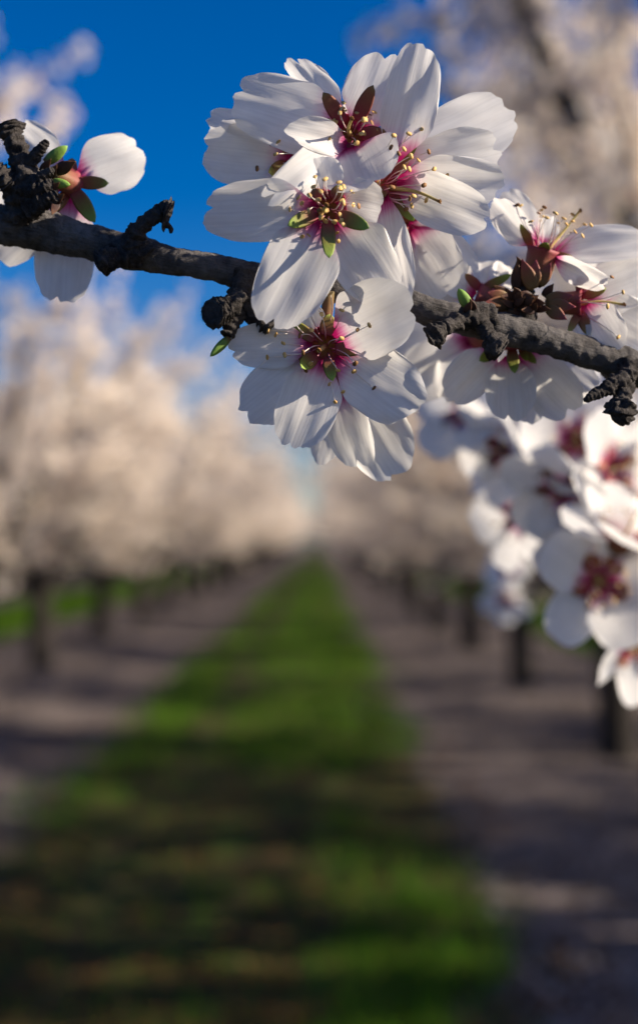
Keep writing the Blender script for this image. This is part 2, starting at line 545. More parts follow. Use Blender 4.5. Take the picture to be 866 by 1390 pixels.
def stamens_on(bl, C, fdir, n, spread=(10, 62), lens=(0.005, 0.010), dark=0.2, rim=0.0030):
    a, s, b = frame(fdir, Vector((0.13, 0.31, 0.94)))
    for k in range(n):
        t = 2.399963 * k + random.uniform(-.3, .3)
        th = math.radians(spread[0] + (spread[1] - spread[0]) * math.sqrt((k + .5) / n))
        rad = s * math.cos(t) + b * math.sin(t)
        base = C - a * 0.0008 + rad * rim * math.sqrt((k + .5) / n)
        stamen(bl, base, (a * math.cos(th) + rad * math.sin(th)).normalized(), random.uniform(*lens), random.random() < dark)

def pistil(bl, C, fdir, length=0.011, tip=None):
    t = tip if tip is not None else C + fdir * length
    m = (C + t) / 2 + fdir.orthogonal() * 0.0006
    cps = [(C - fdir * 0.0015, 0.0007), (m, 0.00034), (t - (t - C) * 0.06, 0.0003), (t, 0.00055)]
    pts, rad = smooth_path(cps, 4)
    V, F, U = sweep(pts, rad, 6)
    mx = max(v for u, v in U)
    return build('pistil', V, F, 'pistil', bl, C, [(u, v / mx) for u, v in U])

def flower(branch, c, d, facing, petals, sepals=(), smat='sepal_green', sw=19, nst=22, spread=(10, 60), lens=(0.005, 0.010),
           ptip=None, cup_len=0.0065, cup_r=0.0038, label=None, dark=0.2):
    C = P(c[0], c[1], d)
    fd = camvec(*facing)
    bl = calyx(branch, C, fd, 1.0, cup_len, cup_r, label)
    for q in petals:
        bx, by, tx, ty, w = q[:5]
        opt = dict(q[5]) if len(q) > 5 else {}
        zb, zt = opt.pop('zb', 0), opt.pop('zt', 0)
        B, T = P(bx, by, d - zb * 0.001), P(tx, ty, d - zt * 0.001)
        if (B - C).length < 0.007:                     # the claw sits well inside the cup's rim
            B = B.lerp(C - fd * 0.0006, 0.30)
        petal(bl, B, T, w * d / FPX, (CAM - B).normalized() * opt.pop('face', 1), **opt)
    for q in sepals:
        tx, ty = q[:2]
        opt = dict(q[2]) if len(q) > 2 else {}
        zt = opt.pop('zt', 1.5)
        T = P(tx, ty, d - zt * 0.001)
        dirn = (T - C); dirn -= fd * dirn.dot(fd)
        B = C + dirn.normalized() * cup_r * 0.62 + fd * (0.0009 if fd.dot(-FW) > 0.3 else -0.0004)
        sepal(bl, B, T, opt.pop('w', sw) * d / FPX, (CAM - C).normalized(), opt.pop('m', smat), opt.pop('curl', 0.08))
    if nst:
        stamens_on(bl, C, fd, nst, spread, lens, dark)
    if ptip or nst:
        pistil(bl, C, fd, 0.009, P(*ptip) if ptip else None)
    return bl

def open_flower(branch, C, fd, R, spin, cone=72, smat='sepal_red', nst=16, label=None, heart=1.0):
    """a whole blossom set by its direction alone"""
    fd = fd.normalized()
    bl = calyx(branch, C, fd, 1.0, r=.0038 * heart, label=label)
    a, s, b = frame(fd, Vector((0.13, 0.31, 0.94)))
    for k in range(5):
        t = spin + k * 2 * math.pi / 5 + random.uniform(-.12, .12)
        rad = s * math.cos(t) + b * math.sin(t)
        th = math.radians(cone + random.uniform(-14, 12))
        B = C + rad * 0.0026
        dr = a * math.cos(th) + rad * math.sin(th)
        petal(bl, B, B + dr * R * random.uniform(.9, 1.06), R * random.uniform(.82, .98), a, roll=random.uniform(-14, 14),
              cup=random.uniform(.1, .28), curl=random.uniform(-.15, .2), bow=-0.05, nu=8, nv=9)
        t2 = t + math.pi / 5
        rad2 = s * math.cos(t2) + b * math.sin(t2)
        sepal(bl, C + rad2 * 0.0026 * heart, C + rad2 * 0.0098 + a * 0.0015, 0.0042 * heart, a, smat)
    stamens_on(bl, C, fd, nst, (8, 55), (0.006, 0.010))
    pistil(bl, C, fd, 0.010)
    return bl

# ================================================================== THE SETTING
# row x positions and the spacing of the trees come from where the trunks meet the ground
ROW_R, ROW_L, GAP = 2.44, -3.9, 5.3

def ground_height(x, y):
    h = 0.03 * np.sin(x * 0.9 + 0.6) + 0.02 * np.sin(y * 0.37 + x * 0.4)
    h += 0.05 * np.exp(-((x - ROW_R) / 1.0) ** 2) + 0.05 * np.exp(-((x - ROW_L) / 1.0) ** 2)      # low berms under the rows
    h -= 0.03 * np.exp(-((x + 1.07) / 0.25) ** 2)
    return h

def sheet(name, xs, ys, m, lift=0.0, kind='structure'):
    X, Y = np.meshgrid(xs, ys)
    Z = ground_height(X, Y) + lift
    V = np.stack([X, Y, Z], -1).reshape(-1, 3)
    nx = len(xs)
    F = [(j * nx + i, j * nx + i + 1, (j + 1) * nx + i + 1, (j + 1) * nx + i) for j in range(len(ys) - 1) for i in range(nx - 1)]
    return tag(build(name, V, F, m), kind=kind)

xs = np.concatenate([np.linspace(-1500, -20, 24), np.linspace(-18, 18, 121), np.linspace(20, 1500, 24)])
ys = np.concatenate([np.linspace(-600, -12, 10), np.linspace(-10, 60, 176), np.linspace(64, 200, 40), np.linspace(230, 2500, 30)])
sheet('ground', xs, ys, 'soil')
def patch(x, y):
    """where the sward is thick (1) or worn to soil and litter (0)"""
    w = np.zeros_like(x)
    for i in range(len(x)):
        w[i] = 0.5 + 0.9 * noise.noise(Vector((x[i] * 0.9, y[i] * 0.35, 3.0))) + 0.5 * noise.noise(Vector((x[i] * 3, y[i] * 1.5, 9.0)))
    return w

def scatter_cards(name, xyz, size, m, label, cat, upright, seed):
    rng = np.random.default_rng(seed)
    n = len(xyz)
    an = rng.uniform(0, 2 * np.pi, n)
    if upright:                                        # a bent blade: two quads tapering to a tip
        w = rng.uniform(0.0025, 0.006, n) * np.clip(xyz[:, 1] / 9, 1, 5)
        h = size * rng.uniform(0.5, 1.25, n)
        side = np.stack([np.cos(an), np.sin(an), np.zeros(n)], -1)
        lean = np.stack([-np.sin(an), np.cos(an), np.zeros(n)], -1) * (h * rng.uniform(0.1, 0.7, n))[:, None]
        up = np.zeros((n, 3)); up[:, 2] = h
        b0, b1 = xyz - side * w[:, None], xyz + side * w[:, None]
        mid = xyz + up * 0.6 + lean * 0.35
        V = np.stack([b0, b1, mid + side * (w * .75)[:, None], mid - side * (w * .75)[:, None], xyz + up * 0.95 + lean], 1).reshape(-1, 3)
        F = []
        for i in range(n):
            k = 5 * i
            F += [(k, k + 1, k + 2, k + 3), (k + 3, k + 2, k + 4)]
    else:
        s = size * rng.uniform(0.6, 1.3, n)
        a = np.stack([np.cos(an), np.sin(an), rng.uniform(-.35, .35, n)], -1) * s[:, None]
        b = np.stack([-np.sin(an), np.cos(an), rng.uniform(-.35, .35, n)], -1) * (s * .75)[:, None]
        c = xyz + np.array([0, 0, 0.008]) * np.ones((n, 1))
        up = np.zeros((n, 3)); up[:, 2] = s * 0.25
        V = np.stack([c - a, c - b + up, c + a, c + b + up], 1).reshape(-1, 3)
        F = [(4 * i, 4 * i + 1, 4 * i + 2, 4 * i + 3) for i in range(n)]
    o = build(name, V, F, m, smooth=False)
    return tag(o, label, cat, kind='stuff')

def strew(n, x0, x1, y0, y1, near=1.0):
    u = RNG.uniform(0, 1, n)
    y = 1 / ((1 - u) / y0 + u / y1) if near else RNG.uniform(y0, y1, n)      # thins out with distance as the view does
    x = RNG.uniform(x0, x1, n)
    return x, y

def ground_pts(x, y):
    return np.stack([x, y, ground_height(x, y)], -1)

# grass of the alley: green down the middle, worn near the camera and thinned further there to look shaded
x, y = strew(100000, -2.5, 1.25, 3.0, 110)
pt = patch(x, y)
track = np.exp(-((x + 1.07 + 0.5 * (pt - .5) * .3) / 0.22) ** 2)
edge = np.clip((0.62 + 0.022 * np.clip(y, 0, 15) + 0.5 * (pt - .5) - x) / 0.5, 0, 1) * np.clip((x + 2.05 + 0.5 * (pt - .5)) / 0.5, 0, 1)
worn = np.clip((12.0 - y) / 4.5, 0, 1) * np.clip((0.15 - x) / 0.8 + 0.7, 0.72, 1.2)  # real wear, strengthened to darken the sunlit foreground
keep = RNG.uniform(0, 1, len(x)) < np.clip(pt * 1.25 + 0.2 - track * 0.75 - worn * 0.9, 0.03, 1) * edge
gp = ground_pts(x[keep], y[keep])
scatter_cards('alley_grass', gp, 0.085, 'blade', 'short green grass growing down the middle of the orchard alley', 'grass', True, 1)
x, y = strew(26000, -8.9, -5.8, 12.0, 90)
scatter_cards('neighbouring_grass', ground_pts(x, y), 0.12, 'blade', 'green grass in the next alley beyond the left tree row', 'grass', True, 2)
x, y = strew(14000, 4.4, 7.2, 12.0, 80)
scatter_cards('neighbouring_grass', ground_pts(x, y), 0.12, 'blade', 'green grass in the next alley beyond the trees behind the blossom', 'grass', True, 3)
# fallen petals and leaf litter
xa, ya = strew(15000, 0.8, 4.2, 3.5, 45)
xb, yb = strew(12000, -5.8, -1.9, 5.0, 45)
scatter_cards('fallen_petals', ground_pts(np.concatenate([xa, xb]), np.concatenate([ya, yb])), 0.011, 'fallen', 'pale fallen petals strewn over the bare soil', 'petals', False, 4)
x, y = strew(11000, -2.6, 1.2, 3.0, 14)
pw = patch(x, y)
k = pw < 0.62
scatter_cards('leaf_litter', ground_pts(x[k], y[k]), 0.022, 'leaf', 'brown dead leaves lying among the worn grass', 'leaves', False, 5)

# ------------------------------------------------------------------ orchard trees
def tree_mesh(seed):
    rd = random.Random(seed)
    rng = np.random.default_rng(seed)
    wood, twigs, spots = [], [], []
    def limb(p, dr, L, r0, r1, n, bend, droop=0.0):
        pts = [(p, r0)]
        d = dr.normalized()
        for k in range(n):
            d = (d + Vector((rd.uniform(-bend, bend), rd.uniform(-bend, bend), rd.uniform(-bend, bend) + 0.06 - droop * k / n))).normalized()
            p = p + d * (L / n)
            pts.append((p, r0 + (r1 - r0) * (k + 1) / n))
        return pts
    fork = rd.uniform(0.75, 0.95)
    lean = Vector((rd.uniform(-.06, .06), rd.uniform(-.06, .06), 0))
    tr = [(Vector((0, 0, -0.12)), 0.21), (Vector((0, 0, 0.03)), 0.175), (lean * 0.5 + Vector((0, 0, 0.35)), 0.145), (lean + Vector((0, 0, fork)), 0.135), (lean + Vector((0, 0, fork + 0.12)), 0.07)]
    wood.append((tr, 10))
    top = lean + Vector((0, 0, fork))
    ns = rd.choice((4, 4, 5))
    a0 = rd.uniform(0, 6.28)
    for i in range(ns):
        az = a0 + i * 2 * math.pi / ns + rd.uniform(-.25, .25)
        el = math.radians(rd.uniform(46, 62))
        sc = limb(top - Vector((0, 0, .06)), Vector((math.cos(az) * math.cos(el), math.sin(az) * math.cos(el), math.sin(el))), rd.uniform(3.0, 3.9), 0.075, 0.020, 6, 0.12)
        wood.append((sc, 7))
        for j in range(13):
            q = sc[1 + (j * 5) // 13][0].lerp(sc[2 + (j * 5) // 13][0], rd.random())
            az2 = az + rd.uniform(-1.6, 1.6)
            el2 = math.radians(rd.uniform(-5, 62))
            L2 = rd.uniform(0.9, 1.7) * (1.0 if j < 10 else 0.8)
            se = limb(q, Vector((math.cos(az2) * math.cos(el2), math.sin(az2) * math.cos(el2), math.sin(el2))), L2, 0.020, 0.006, 5, 0.18, 0.10)
            twigs.append((se, 4))
            for k in range(9):
                q2 = se[1 + k % 5][0]
                az3 = az2 + rd.uniform(-1.9, 1.9)
                el3 = math.radians(rd.uniform(-35, 70))
                te = limb(q2, Vector((math.cos(az3) * math.cos(el3), math.sin(az3) * math.cos(el3), math.sin(el3))), rd.uniform(0.35, 0.8), 0.005, 0.002, 4, 0.2, 0.12)
                twigs.append((te, 3))
                spots.append(te)
            spots.append(se[1:])
    def mesh_of(lst, seed2):
        parts = []
        for pts, s in lst:
            pp = [p for p, r in pts]; rr = [r for p, r in pts]
            if s >= 7:
                pp, rr = smooth_path(pts, 4)
                parts.append(sweep(pp, rr, s, seed2, 0.10, 9.0))
            else:
                parts.append(sweep(pp, rr, s))
        return join(parts)
    W = mesh_of(wood, seed)
    T = mesh_of(twigs, seed)
    # blossoms crowd the twigs: five kite petals each, cupped at random
    cen = []
    for te in spots:
        for k in range(len(te) - 1):
            a, b = te[k][0], te[k + 1][0]
            L = (b - a).length
            for _ in range(max(1, int(L / 0.0125 * rd.uniform(.15, 1.45)))):
                q = a.lerp(b, rd.random())
                cen.append((q.x + rd.gauss(0, .025), q.y + rd.gauss(0, .025), q.z + rd.gauss(0, .025)))
    cen = np.array(cen)
    n = len(cen)
    z = cen - np.array([0, 0, 2.4]); z /= np.linalg.norm(z, axis=1)[:, None] + 1e-6
    z = z * 1.1 + rng.normal(size=(n, 3)) * 0.55; z /= np.linalg.norm(z, axis=1)[:, None]
    h = rng.normal(size=(n, 3))
    u = np.cross(z, h); u /= np.linalg.norm(u, axis=1)[:, None]
    w = np.cross(z, u)
    R = rng.uniform(0.022, 0.034, n)
    V = np.zeros((n, 16, 3))
    V[:, 0] = cen
    for k in range(5):
        t = 2 * np.pi * k / 5
        for o, (da, rr, zz) in enumerate(((-0.5, 0.72, 0.30), (0.0, 1.0, 0.25), (0.5, 0.72, 0.30))):
            ca, sa = math.cos(t + da), math.sin(t + da)
            V[:, 1 + 3 * k + o] = cen + (u * ca + w * sa) * (R * rr)[:, None] + z * (R * zz)[:, None]
    base = np.arange(n) * 16
    F = np.concatenate([np.stack([base, base + 1 + 3 * k, base + 2 + 3 * k, base + 3 + 3 * k], -1) for k in range(5)]).tolist()
    return W, T, (V.reshape(-1, 3), F), n

TREES = []
for sd in (11, 23, 37):
    W, T, Cn, n = tree_mesh(sd)
    TREES.append((W, T, Cn))
    print('tree', sd, 'blossoms', n)

protos = []
for W, T, Cn in TREES:
    w = build('trunk', W[0], W[1], 'trunk', uv=W[2])
    t = build('twigs', T[0], T[1], 'twig', uv=T[2])
    c = build('crown', Cn[0], Cn[1], 'crown', smooth=False)
    protos.append([(x.name.split('.')[0], x.data) for x in (w, t, c)])
    for x in (w, t, c):
        bpy.data.objects.remove(x)

def plant(x, y, variant, rot, scale, label, group):
    z = float(ground_height(np.array(x), np.array(y)))
    e = bpy.data.objects.new('almond_tree', None)
    COL.objects.link(e)
    e.location = (x, y, z); e.rotation_euler = (0, 0, rot); e.scale = (scale,) * 3
    for nm, me in protos[variant]:
        o = bpy.data.objects.new(nm, me)
        COL.objects.link(o); o.parent = e
    return tag(e, label, 'tree', group)

rt = random.Random(5)
def row(xr, y0, count, label, group, special=None, jit=0.12, fixed=None, big=(1.02, 1.16), dx={}):
    """fixed: k -> (variant, turn, size) for trees whose outline shows, or unseen ones sized to cast shade"""
    for k in range(count):
        y = y0 + k * GAP + rt.uniform(-.2, .2) * (k > 2)
        v, r, sz = (fixed or {}).get(k, (rt.randrange(3), rt.uniform(0, 6.28), rt.uniform(*big)))
        plant(xr + rt.uniform(-jit, jit) * (k > 2) + dx.get(k, 0), y, v, r, sz, (special or {}).get(k, label), group)

NTH = ('first', 'second', 'third', 'fourth', 'fifth', 'sixth', 'seventh', 'eighth')
RL = {k: f'almond tree with dark trunk, {n} along the row right of the grass alley' for k, n in enumerate(NTH)}
RL[0] = 'tall almond tree with spreading crown, first in the row right of the grass alley'
LL = {k: f'almond tree with sunlit crown, {n} along the row left of the grass alley' for k, n in enumerate(NTH)}
LL[0] = 'tall almond tree first in the row left of the grass alley'
LL[1] = 'low round-crowned almond tree second in the row left of the grass alley'
row(ROW_R, 5.8, 28, 'almond tree in bloom far along the row right of the grass alley', 'trees right of the grass alley', RL,
    fixed={0: (0, 3.927, 1.15)}, big=(.95, 1.1))
row(ROW_L, 8.6, 28, 'almond tree in bloom far along the row left of the grass alley', 'trees left of the grass alley', LL,
    fixed={0: (0, 6.021, 1.1), 1: (2, 3.403, 1.05)}, big=(1.08, 1.2), dx={0: -0.38})
row(ROW_L - 6.4, 19.2, 18, 'almond tree in the farther row beyond the left row', 'trees beyond the left row')
row(ROW_L - 12.8, 35, 14, 'almond tree in the farthest row beyond the left rows', 'trees two rows beyond the left row')
row(ROW_R + 6.4, 0.7, 21, 'almond tree in the farther row beyond the right row', 'trees beyond the right row', fixed={1: (2, 1.0, 1.38), 2: (0, 2.0, 1.25)})  # first trees stand out of view; two enlarged to shade the near alley
row(ROW_R + 12.8, 27.2, 15, 'almond tree in the farthest row beyond the right rows', 'trees two rows beyond the right row')
for x, y, r in ((-3.2, 157, 1.0), (0.4, 158.5, 2.2), (3.4, 157.5, 4.0)):
    plant(x, y, 1, r, 1.1, 'almond tree closing off the far end of the grass alley', 'trees at the end of the alley')
plant(1.95, 0.2, 1, 0.6, 0.55, 'unseen almond tree bearing the blossoming branch, kept small to let the sun past', None)  # out of view, shrunk so its crown stays below the sun's rays

# ================================================================== THE BRANCH IN FOCUS
def px_path(cps, d0=0.288):
    out = []
    for c in cps:
        x, y, r = c[:3]
        d = c[3] if len(c) > 3 else d0
        out.append((P(x, y, d), r * d / FPX))
    return out

branch = empty('almond_branch', P(866, 497, 0.300))
tag(branch, 'dark almond branch crossing the sky with open white pink-centred blossoms', 'branch')

cps = [(P(-420, 262, 0.305), 14 * .3 / FPX)] + px_path([(-160, 285, 22, .296), (0, 304, 27, .293), (45, 309, 28, .292), (100, 322, 25, .291), (150, 335, 23, .290), (190, 344, 24, .289), (235, 353, 19, .288),
                (300, 365, 19, .288), (335, 374, 20, .288), (400, 383, 20, .288), (455, 388, 23, .288), (520, 402, 20, .288), (590, 424, 19.5, .288), (640, 436, 21, .289), (700, 450, 21, .291),
                (760, 467, 20, .293), (830, 487, 21, .296), (866, 498, 21, .298), (960, 527, 21, .303)])
wood_end = [(Vector((0.30, 0.32, 1.79)), 0.0042), (Vector((0.70, 0.31, 1.66)), 0.006), (Vector((1.25, 0.26, 1.36)), 0.010), (Vector((1.70, 0.21, 0.92)), 0.018), (Vector((1.95, 0.20, 0.48)), 0.03)]
pts, rad = smooth_path(cps + wood_end, 26)
V, F, U = sweep(pts, rad, 36, 3.0, 0.13, 330.0)
build('stem', V, F, 'bark', branch, P(433, 385, .288), U)

def spur(cps, seed, origin, rings=0.22, ring_n=9, flare=True, rough=0.34, ns=30, per=14, cap=0.0012):
    pts, rad = smooth_path(px_path(cps), per)
    return sweep(pts, rad, ns, seed, rough, 620.0, rings, ring_n, cap, octaves=6)

def spur_part(lists, origin):
    parts = [spur(c, i * 7.3 + origin[0], origin, **(o or {})) for i, (c, o) in enumerate(lists)]
    V, F, U = join(parts)
    return build('spur', V, F, 'spur', branch, P(origin[0], origin[1], 0.288), U)

# spur at the left end, with its cut knob, side arms and bud scales
s1 = spur_part([
    ([(28, 300, 24, .290), (32, 268, 21, .288), (35, 245, 19, .287), (28, 215, 15, .287), (20, 192, 13, .287), (15, 180, 16, .287), (13, 171, 17, .287), (12, 167, 13, .287)], {'ring_n': 11}),
    ([(32, 262, 15, .287), (12, 250, 15, .286), (2, 240, 14, .285), (-6, 236, 13, .285)], None),
    ([(36, 258, 13, .286), (52, 243, 9, .284), (68, 232, 6, .283), (74, 229, 3, .283)], None),
    ([(36, 232, 10, .287), (50, 208, 7, .285), (60, 196, 6, .284), (64, 190, 3, .284)], None),
    ([(40, 285, 15, .287), (58, 272, 13, .285), (72, 268, 12, .284), (80, 262, 8, .284)], None),
    ([(36, 262, 14, .286), (58, 258, 12, .284), (75, 250, 9, .284)], None)], (30, 250))
# spur with the broken cup
s2 = spur_part([
    ([(190, 348, 20, .285), (182, 330, 17, .284), (186, 314, 13, .283), (200, 300, 11, .282), (213, 292, 11, .281), (221, 289, 14, .281), (227, 290, 19, .281), (230, 291, 17, .281)], {'cap': 0.0016}),
    ([(190, 345, 18, .285), (172, 347, 15, .284), (155, 350, 13, .283), (146, 352, 15, .282), (138, 355, 17, .281), (133, 357, 12, .281)], None),
    ([(222, 300, 5, .281), (231, 308, 3.5, .281), (232, 316, 2, .281)], {'ring_n': 2})], (185, 335))
# spur hanging under the branch with the bristly round scar
s3 = spur_part([
    ([(332, 372, 14, .285), (328, 392, 15, .283), (324, 412, 14, .281), (316, 438, 11, .280), (308, 456, 8, .279)], None),
    ([(330, 405, 15, .281), (312, 417, 13, .279), (303, 421, 14, .278), (296, 423, 19, .277), (291, 424, 19, .2765), (288, 424, 15, .276)], {'cap': 0.0006, 'rough': 0.30}),
    ([(325, 408, 14, .282), (342, 426, 12, .281), (356, 436, 12, .280), (364, 441, 15, .279), (369, 446, 12, .279)], None)], (322, 412))
# spur on the right half of the branch
s4 = spur_part([
    ([(662, 430, 18, .286), (645, 428, 18, .283), (625, 434, 13, .281), (605, 444, 10, .279), (596, 449, 12, .278), (588, 455, 16, .277), (583, 458, 13, .277)], None),
    ([(650, 432, 16, .284), (660, 450, 10, .282), (664, 459, 10, .281), (668, 466, 14, .280), (675, 471, 19, .279), (682, 476, 12, .279)], None),
    ([(640, 432, 15, .283), (640, 420, 10, .282), (638, 412, 8, .282)], {'ring_n': 3})], (645, 430))
# spur under the right end
s5 = spur_part([
    ([(858, 492, 15, .294), (850, 512, 13, .292), (846, 530, 12, .290), (843, 545, 13, .289), (842, 555, 19, .288), (841, 566, 17, .288), (836, 573, 7, .288)], None),
    ([(852, 510, 12, .291), (832, 522, 11, .289), (812, 533, 8, .288), (797, 541, 5, .287), (792, 543, 2, .287)], {'ring_n': 14})], (846, 530))

# bristles round the scar of the hanging spur
bris = []
for k in range(70):
    t = k * 2.4
    c = P(292, 424, .2768)
    dr = camvec(math.cos(t), math.sin(t), random.uniform(-.1, .5))
    r0 = 18 * .277 / FPX
    bris.append(sweep([c + dr * r0 * .85, c + dr * r0 * random.uniform(1.08, 1.22)], [0.00010, 0.00003], 3))
V, F, U = join(bris)
build('bristles', V, F, 'spur', s3, P(292, 424, .277), U)

def bud(parent, base, tip, w, d, m='bud'):
    B, T = P(base[0], base[1], d), P(tip[0], tip[1], d - 0.001)
    return sepal(parent, B, T, w * d / FPX, (CAM - B).normalized(), m, 0.05, 'bud', 0.85, 0.75, 10, 10)
bud(s3, (311, 458), (285, 484), 13, .279)
bud(s4, (637, 418), (622, 391), 17, .281)
bud(s1, (62, 220), (92, 197), 17, .285)
bud(s1, (70, 247), (96, 250), 14, .284)
def scale_bract(parent, base, tip, w, d, curl=0.1, m='scale'):
    B, T = P(base[0], base[1], d), P(tip[0], tip[1], d - 0.0015)
    return sepal(parent, B, T, w * d / FPX, (CAM - B).normalized(), m, curl, 'bud_scale', 0.30, 1.5)
for b, t, w in (((76, 232), (104, 218), 19), ((66, 240), (78, 222), 14), ((62, 262), (82, 246), 14), ((70, 275), (88, 262), 15), ((56, 232), (70, 214), 12), ((78, 272), (70, 292), 14)):
    scale_bract(s1, b, t, w, .284)
scale_bract(s4, (632, 424), (640, 407), 11, .280)
scale_bract(s4, (645, 420), (637, 404), 9, .280)
# knot of scales that carries the right-hand blossoms
hub_c = [(706, 412), (722, 404), (690, 418), (735, 412), (712, 395), (698, 402), (728, 420), (716, 425), (742, 402), (684, 408)]
V, F, U = join([sweep(*smooth_path(px_path([(712, 446, 12, .292), (711, 430, 17, .293), (709, 412, 19, .294), (712, 398, 15, .295), (716, 385, 8, .296)]), 6), 14, 4.0, 0.3, 500, 0.2, 7)])
hub = build('spur', V, F, 'spur', branch, P(709, 412, .294), U)
rh = random.Random(3)
for k in range(46):
    t = rh.uniform(-0.3, 3.5)
    b = (711 + rh.uniform(-15, 15), 414 + rh.uniform(-12, 10))
    L = rh.uniform(10, 22)
    scale_bract(hub, b, (b[0] + math.cos(t) * L * 1.2, b[1] - math.sin(t) * L * .8), rh.uniform(8, 14), .2915 + rh.uniform(-.0025, .0015), rh.uniform(-.1, .25))
for b, t, w in (((700, 392), (702, 352), 16), ((712, 388), (716, 356), 20), ((728, 388), (744, 362), 18), ((690, 402), (668, 386), 16), ((738, 402), (752, 384), 14)):
    scale_bract(hub, b, t, w, .293)

for b, t, w, m in (((724, 392), (708, 350), 22, 'calyx'), ((722, 388), (728, 352), 24, 'calyx'), ((732, 386), (748, 356), 20, 'calyx'), ((716, 372), (700, 346), 12, 'scale'),
                   ((742, 408), (778, 400), 22, 'calyx'), ((744, 414), (782, 416), 22, 'calyx'), ((744, 418), (770, 434), 20, 'calyx'), ((690, 412), (652, 412), 22, 'calyx'), ((688, 404), (660, 396), 18, 'calyx')):
    scale_bract(hub, b, t, w, .2925, rh.uniform(.0, .15), m)

# ---- the blossoms, petal by petal
A = flower(branch, (476, 180), .281, (0, .05, 1), [
    (460, 172, 314, 130, 96, dict(zt=1, cup=.10, bow=.03)),
    (458, 160, 394, 79, 52, dict(zb=-3, zt=-9, roll=25, notch=.14, cup=.3)),
    (476, 160, 486, 116, 34, dict(zb=-2, zt=-6, cup=.2)),
    (491, 174, 530, 74, 86, dict(zb=0, zt=1, cup=.15)),
    (468, 208, 370, 274, 66, dict(zb=2, zt=15, cup=-.15, curl=-.1)),
    (470, 204, 391, 176, 46, dict(zb=2, zt=9, cup=.3, roll=20, notch=.0)),
    (480, 204, 508, 262, 104, dict(zb=2, zt=13, cup=.2, curl=.2))],
    [(438, 124, dict(zt=4)), (429, 184, dict(zt=4, w=18)), (507, 114, dict(zt=4.5)), (527, 181, dict(zt=4)), (470, 212, dict(zt=1))], 'sepal_red', 22, 36, (4, 58), (.0025, .0065), label='blossom facing out with reddish brown sepals')
B_ = flower(branch, (404, 216), .287, (-.55, -.35, .75), [
    (393, 218, 275, 202, 82, dict(zb=0, zt=0, cup=.12)),
    (392, 208, 281, 160, 56, dict(zb=-2, zt=-4, cup=.15)),
    (388, 203, 309, 146, 44, dict(zb=-1, zt=4, roll=-48, cup=.35, curl=.4)),
    (405, 228, 372, 262, 46, dict(zb=0, zt=0)),
    (415, 208, 440, 180, 46, dict(zb=-2, zt=-4))],
    [(362, 234, dict(w=24, zt=5)), (385, 196, dict(zt=2)), (412, 240, dict(zt=3))], 'sepal_olive', 20, 14, (5, 50), (.005, .011), dark=.7)
D = flower(branch, (444, 284), .270, (-.02, -.12, 1), [
    (428, 279, 275, 287, 82, dict(zt=0, cup=.12, bow=.05)),
    (437, 306, 367, 442, 104, dict(zt=4, cup=.10, bow=.04, ruffle=1.2)),
    (459, 304, 528, 404, 92, dict(zt=-3, cup=.14)),
    (461, 264, 519, 284, 66, dict(zb=0, zt=-2, cup=.0, roll=0)),
    (444, 264, 428, 214, 60, dict(zt=-3, zb=-1))],
    [(389, 306, dict(w=22, zt=4)), (447, 353, dict(w=21, zt=6)), (503, 310, dict(w=22, zt=5)), (464, 251, dict(m='sepal_olive')), (424, 256, dict(m='sepal_red'))], 'sepal_green', 19, 36, (4, 58), (.0025, .0065), label='blossom with olive green sepals facing out')
Cf = flower(branch, (527, 250), .281, (.72, .18, .62), [
    (543, 206, 574, 60, 74, dict(zb=2, zt=6, cup=.22)),
    (541, 218, 698, 150, 96, dict(zb=-2, zt=-5, cup=.14)),
    (545, 228, 679, 200, 76, dict(zb=-1, zt=-1, cup=.14)),
    (546, 240, 682, 250, 72, dict(zb=0, zt=2, cup=.15)),
    (544, 252, 667, 300, 68, dict(zb=1, zt=6, cup=.25, curl=.15)),
    (524, 270, 553, 408, 50, dict(zb=2, zt=7, roll=28, cup=.1))],
    [(567, 184, dict(w=21)), (580, 241, dict(w=14)), (562, 300, dict(w=20)), (506, 268, dict(w=16)), (595, 287, dict(w=13))], 'sepal_green', 18, 30, (4, 40), (.007, .0125), (598, 273, .270), dark=.12, label='blossom turned to the sun with long stamens')
E = flower(branch, (552, 308), .297, (.4, -.5, .3), [
    (553, 314, 606, 402, 90, dict(zt=2, cup=.12)),
    (562, 306, 642, 398, 72, dict(zt=-4, cup=.2, roll=-20)),
    (558, 300, 604, 334, 60, dict(zt=-2)),
    (548, 326, 566, 425, 64, dict(zt=-4, zb=-3))],
    [(560, 282), (545, 322)], 'sepal_olive', 17, 0)
Ff = flower(branch, (440, 470), .279, (-.12, -.2, 1), [
    (417, 466, 309, 470, 62, dict(zb=0, zt=-1, cup=.1)),
    (459, 456, 560, 406, 98, dict(zb=1, zt=10, cup=.12, bow=.05)),
    (428, 492, 331, 562, 84, dict(zb=-2, zt=-3, cup=.1)),
    (444, 498, 396, 608, 82, dict(zb=0, zt=3, cup=.14)),
    (464, 488, 570, 556, 92, dict(zb=0, zt=3, cup=.16, ruffle=1.6)),
    (426, 452, 402, 408, 48, dict(zb=-2, zt=-4))],
    [(396, 437, dict(zt=-1)), (384, 501, dict(w=16, zt=-3)), (402, 506, dict(w=22, zt=5, curl=.4)), (452, 518, dict(w=18, zt=3)), (493, 476, dict(w=20, m='sepal_olive')), (448, 426, dict(w=22, m='sepal_olive'))],
    'sepal_green', 18, 32, (10, 74), (.006, .0115), label='blossom under the branch with spreading stamens')
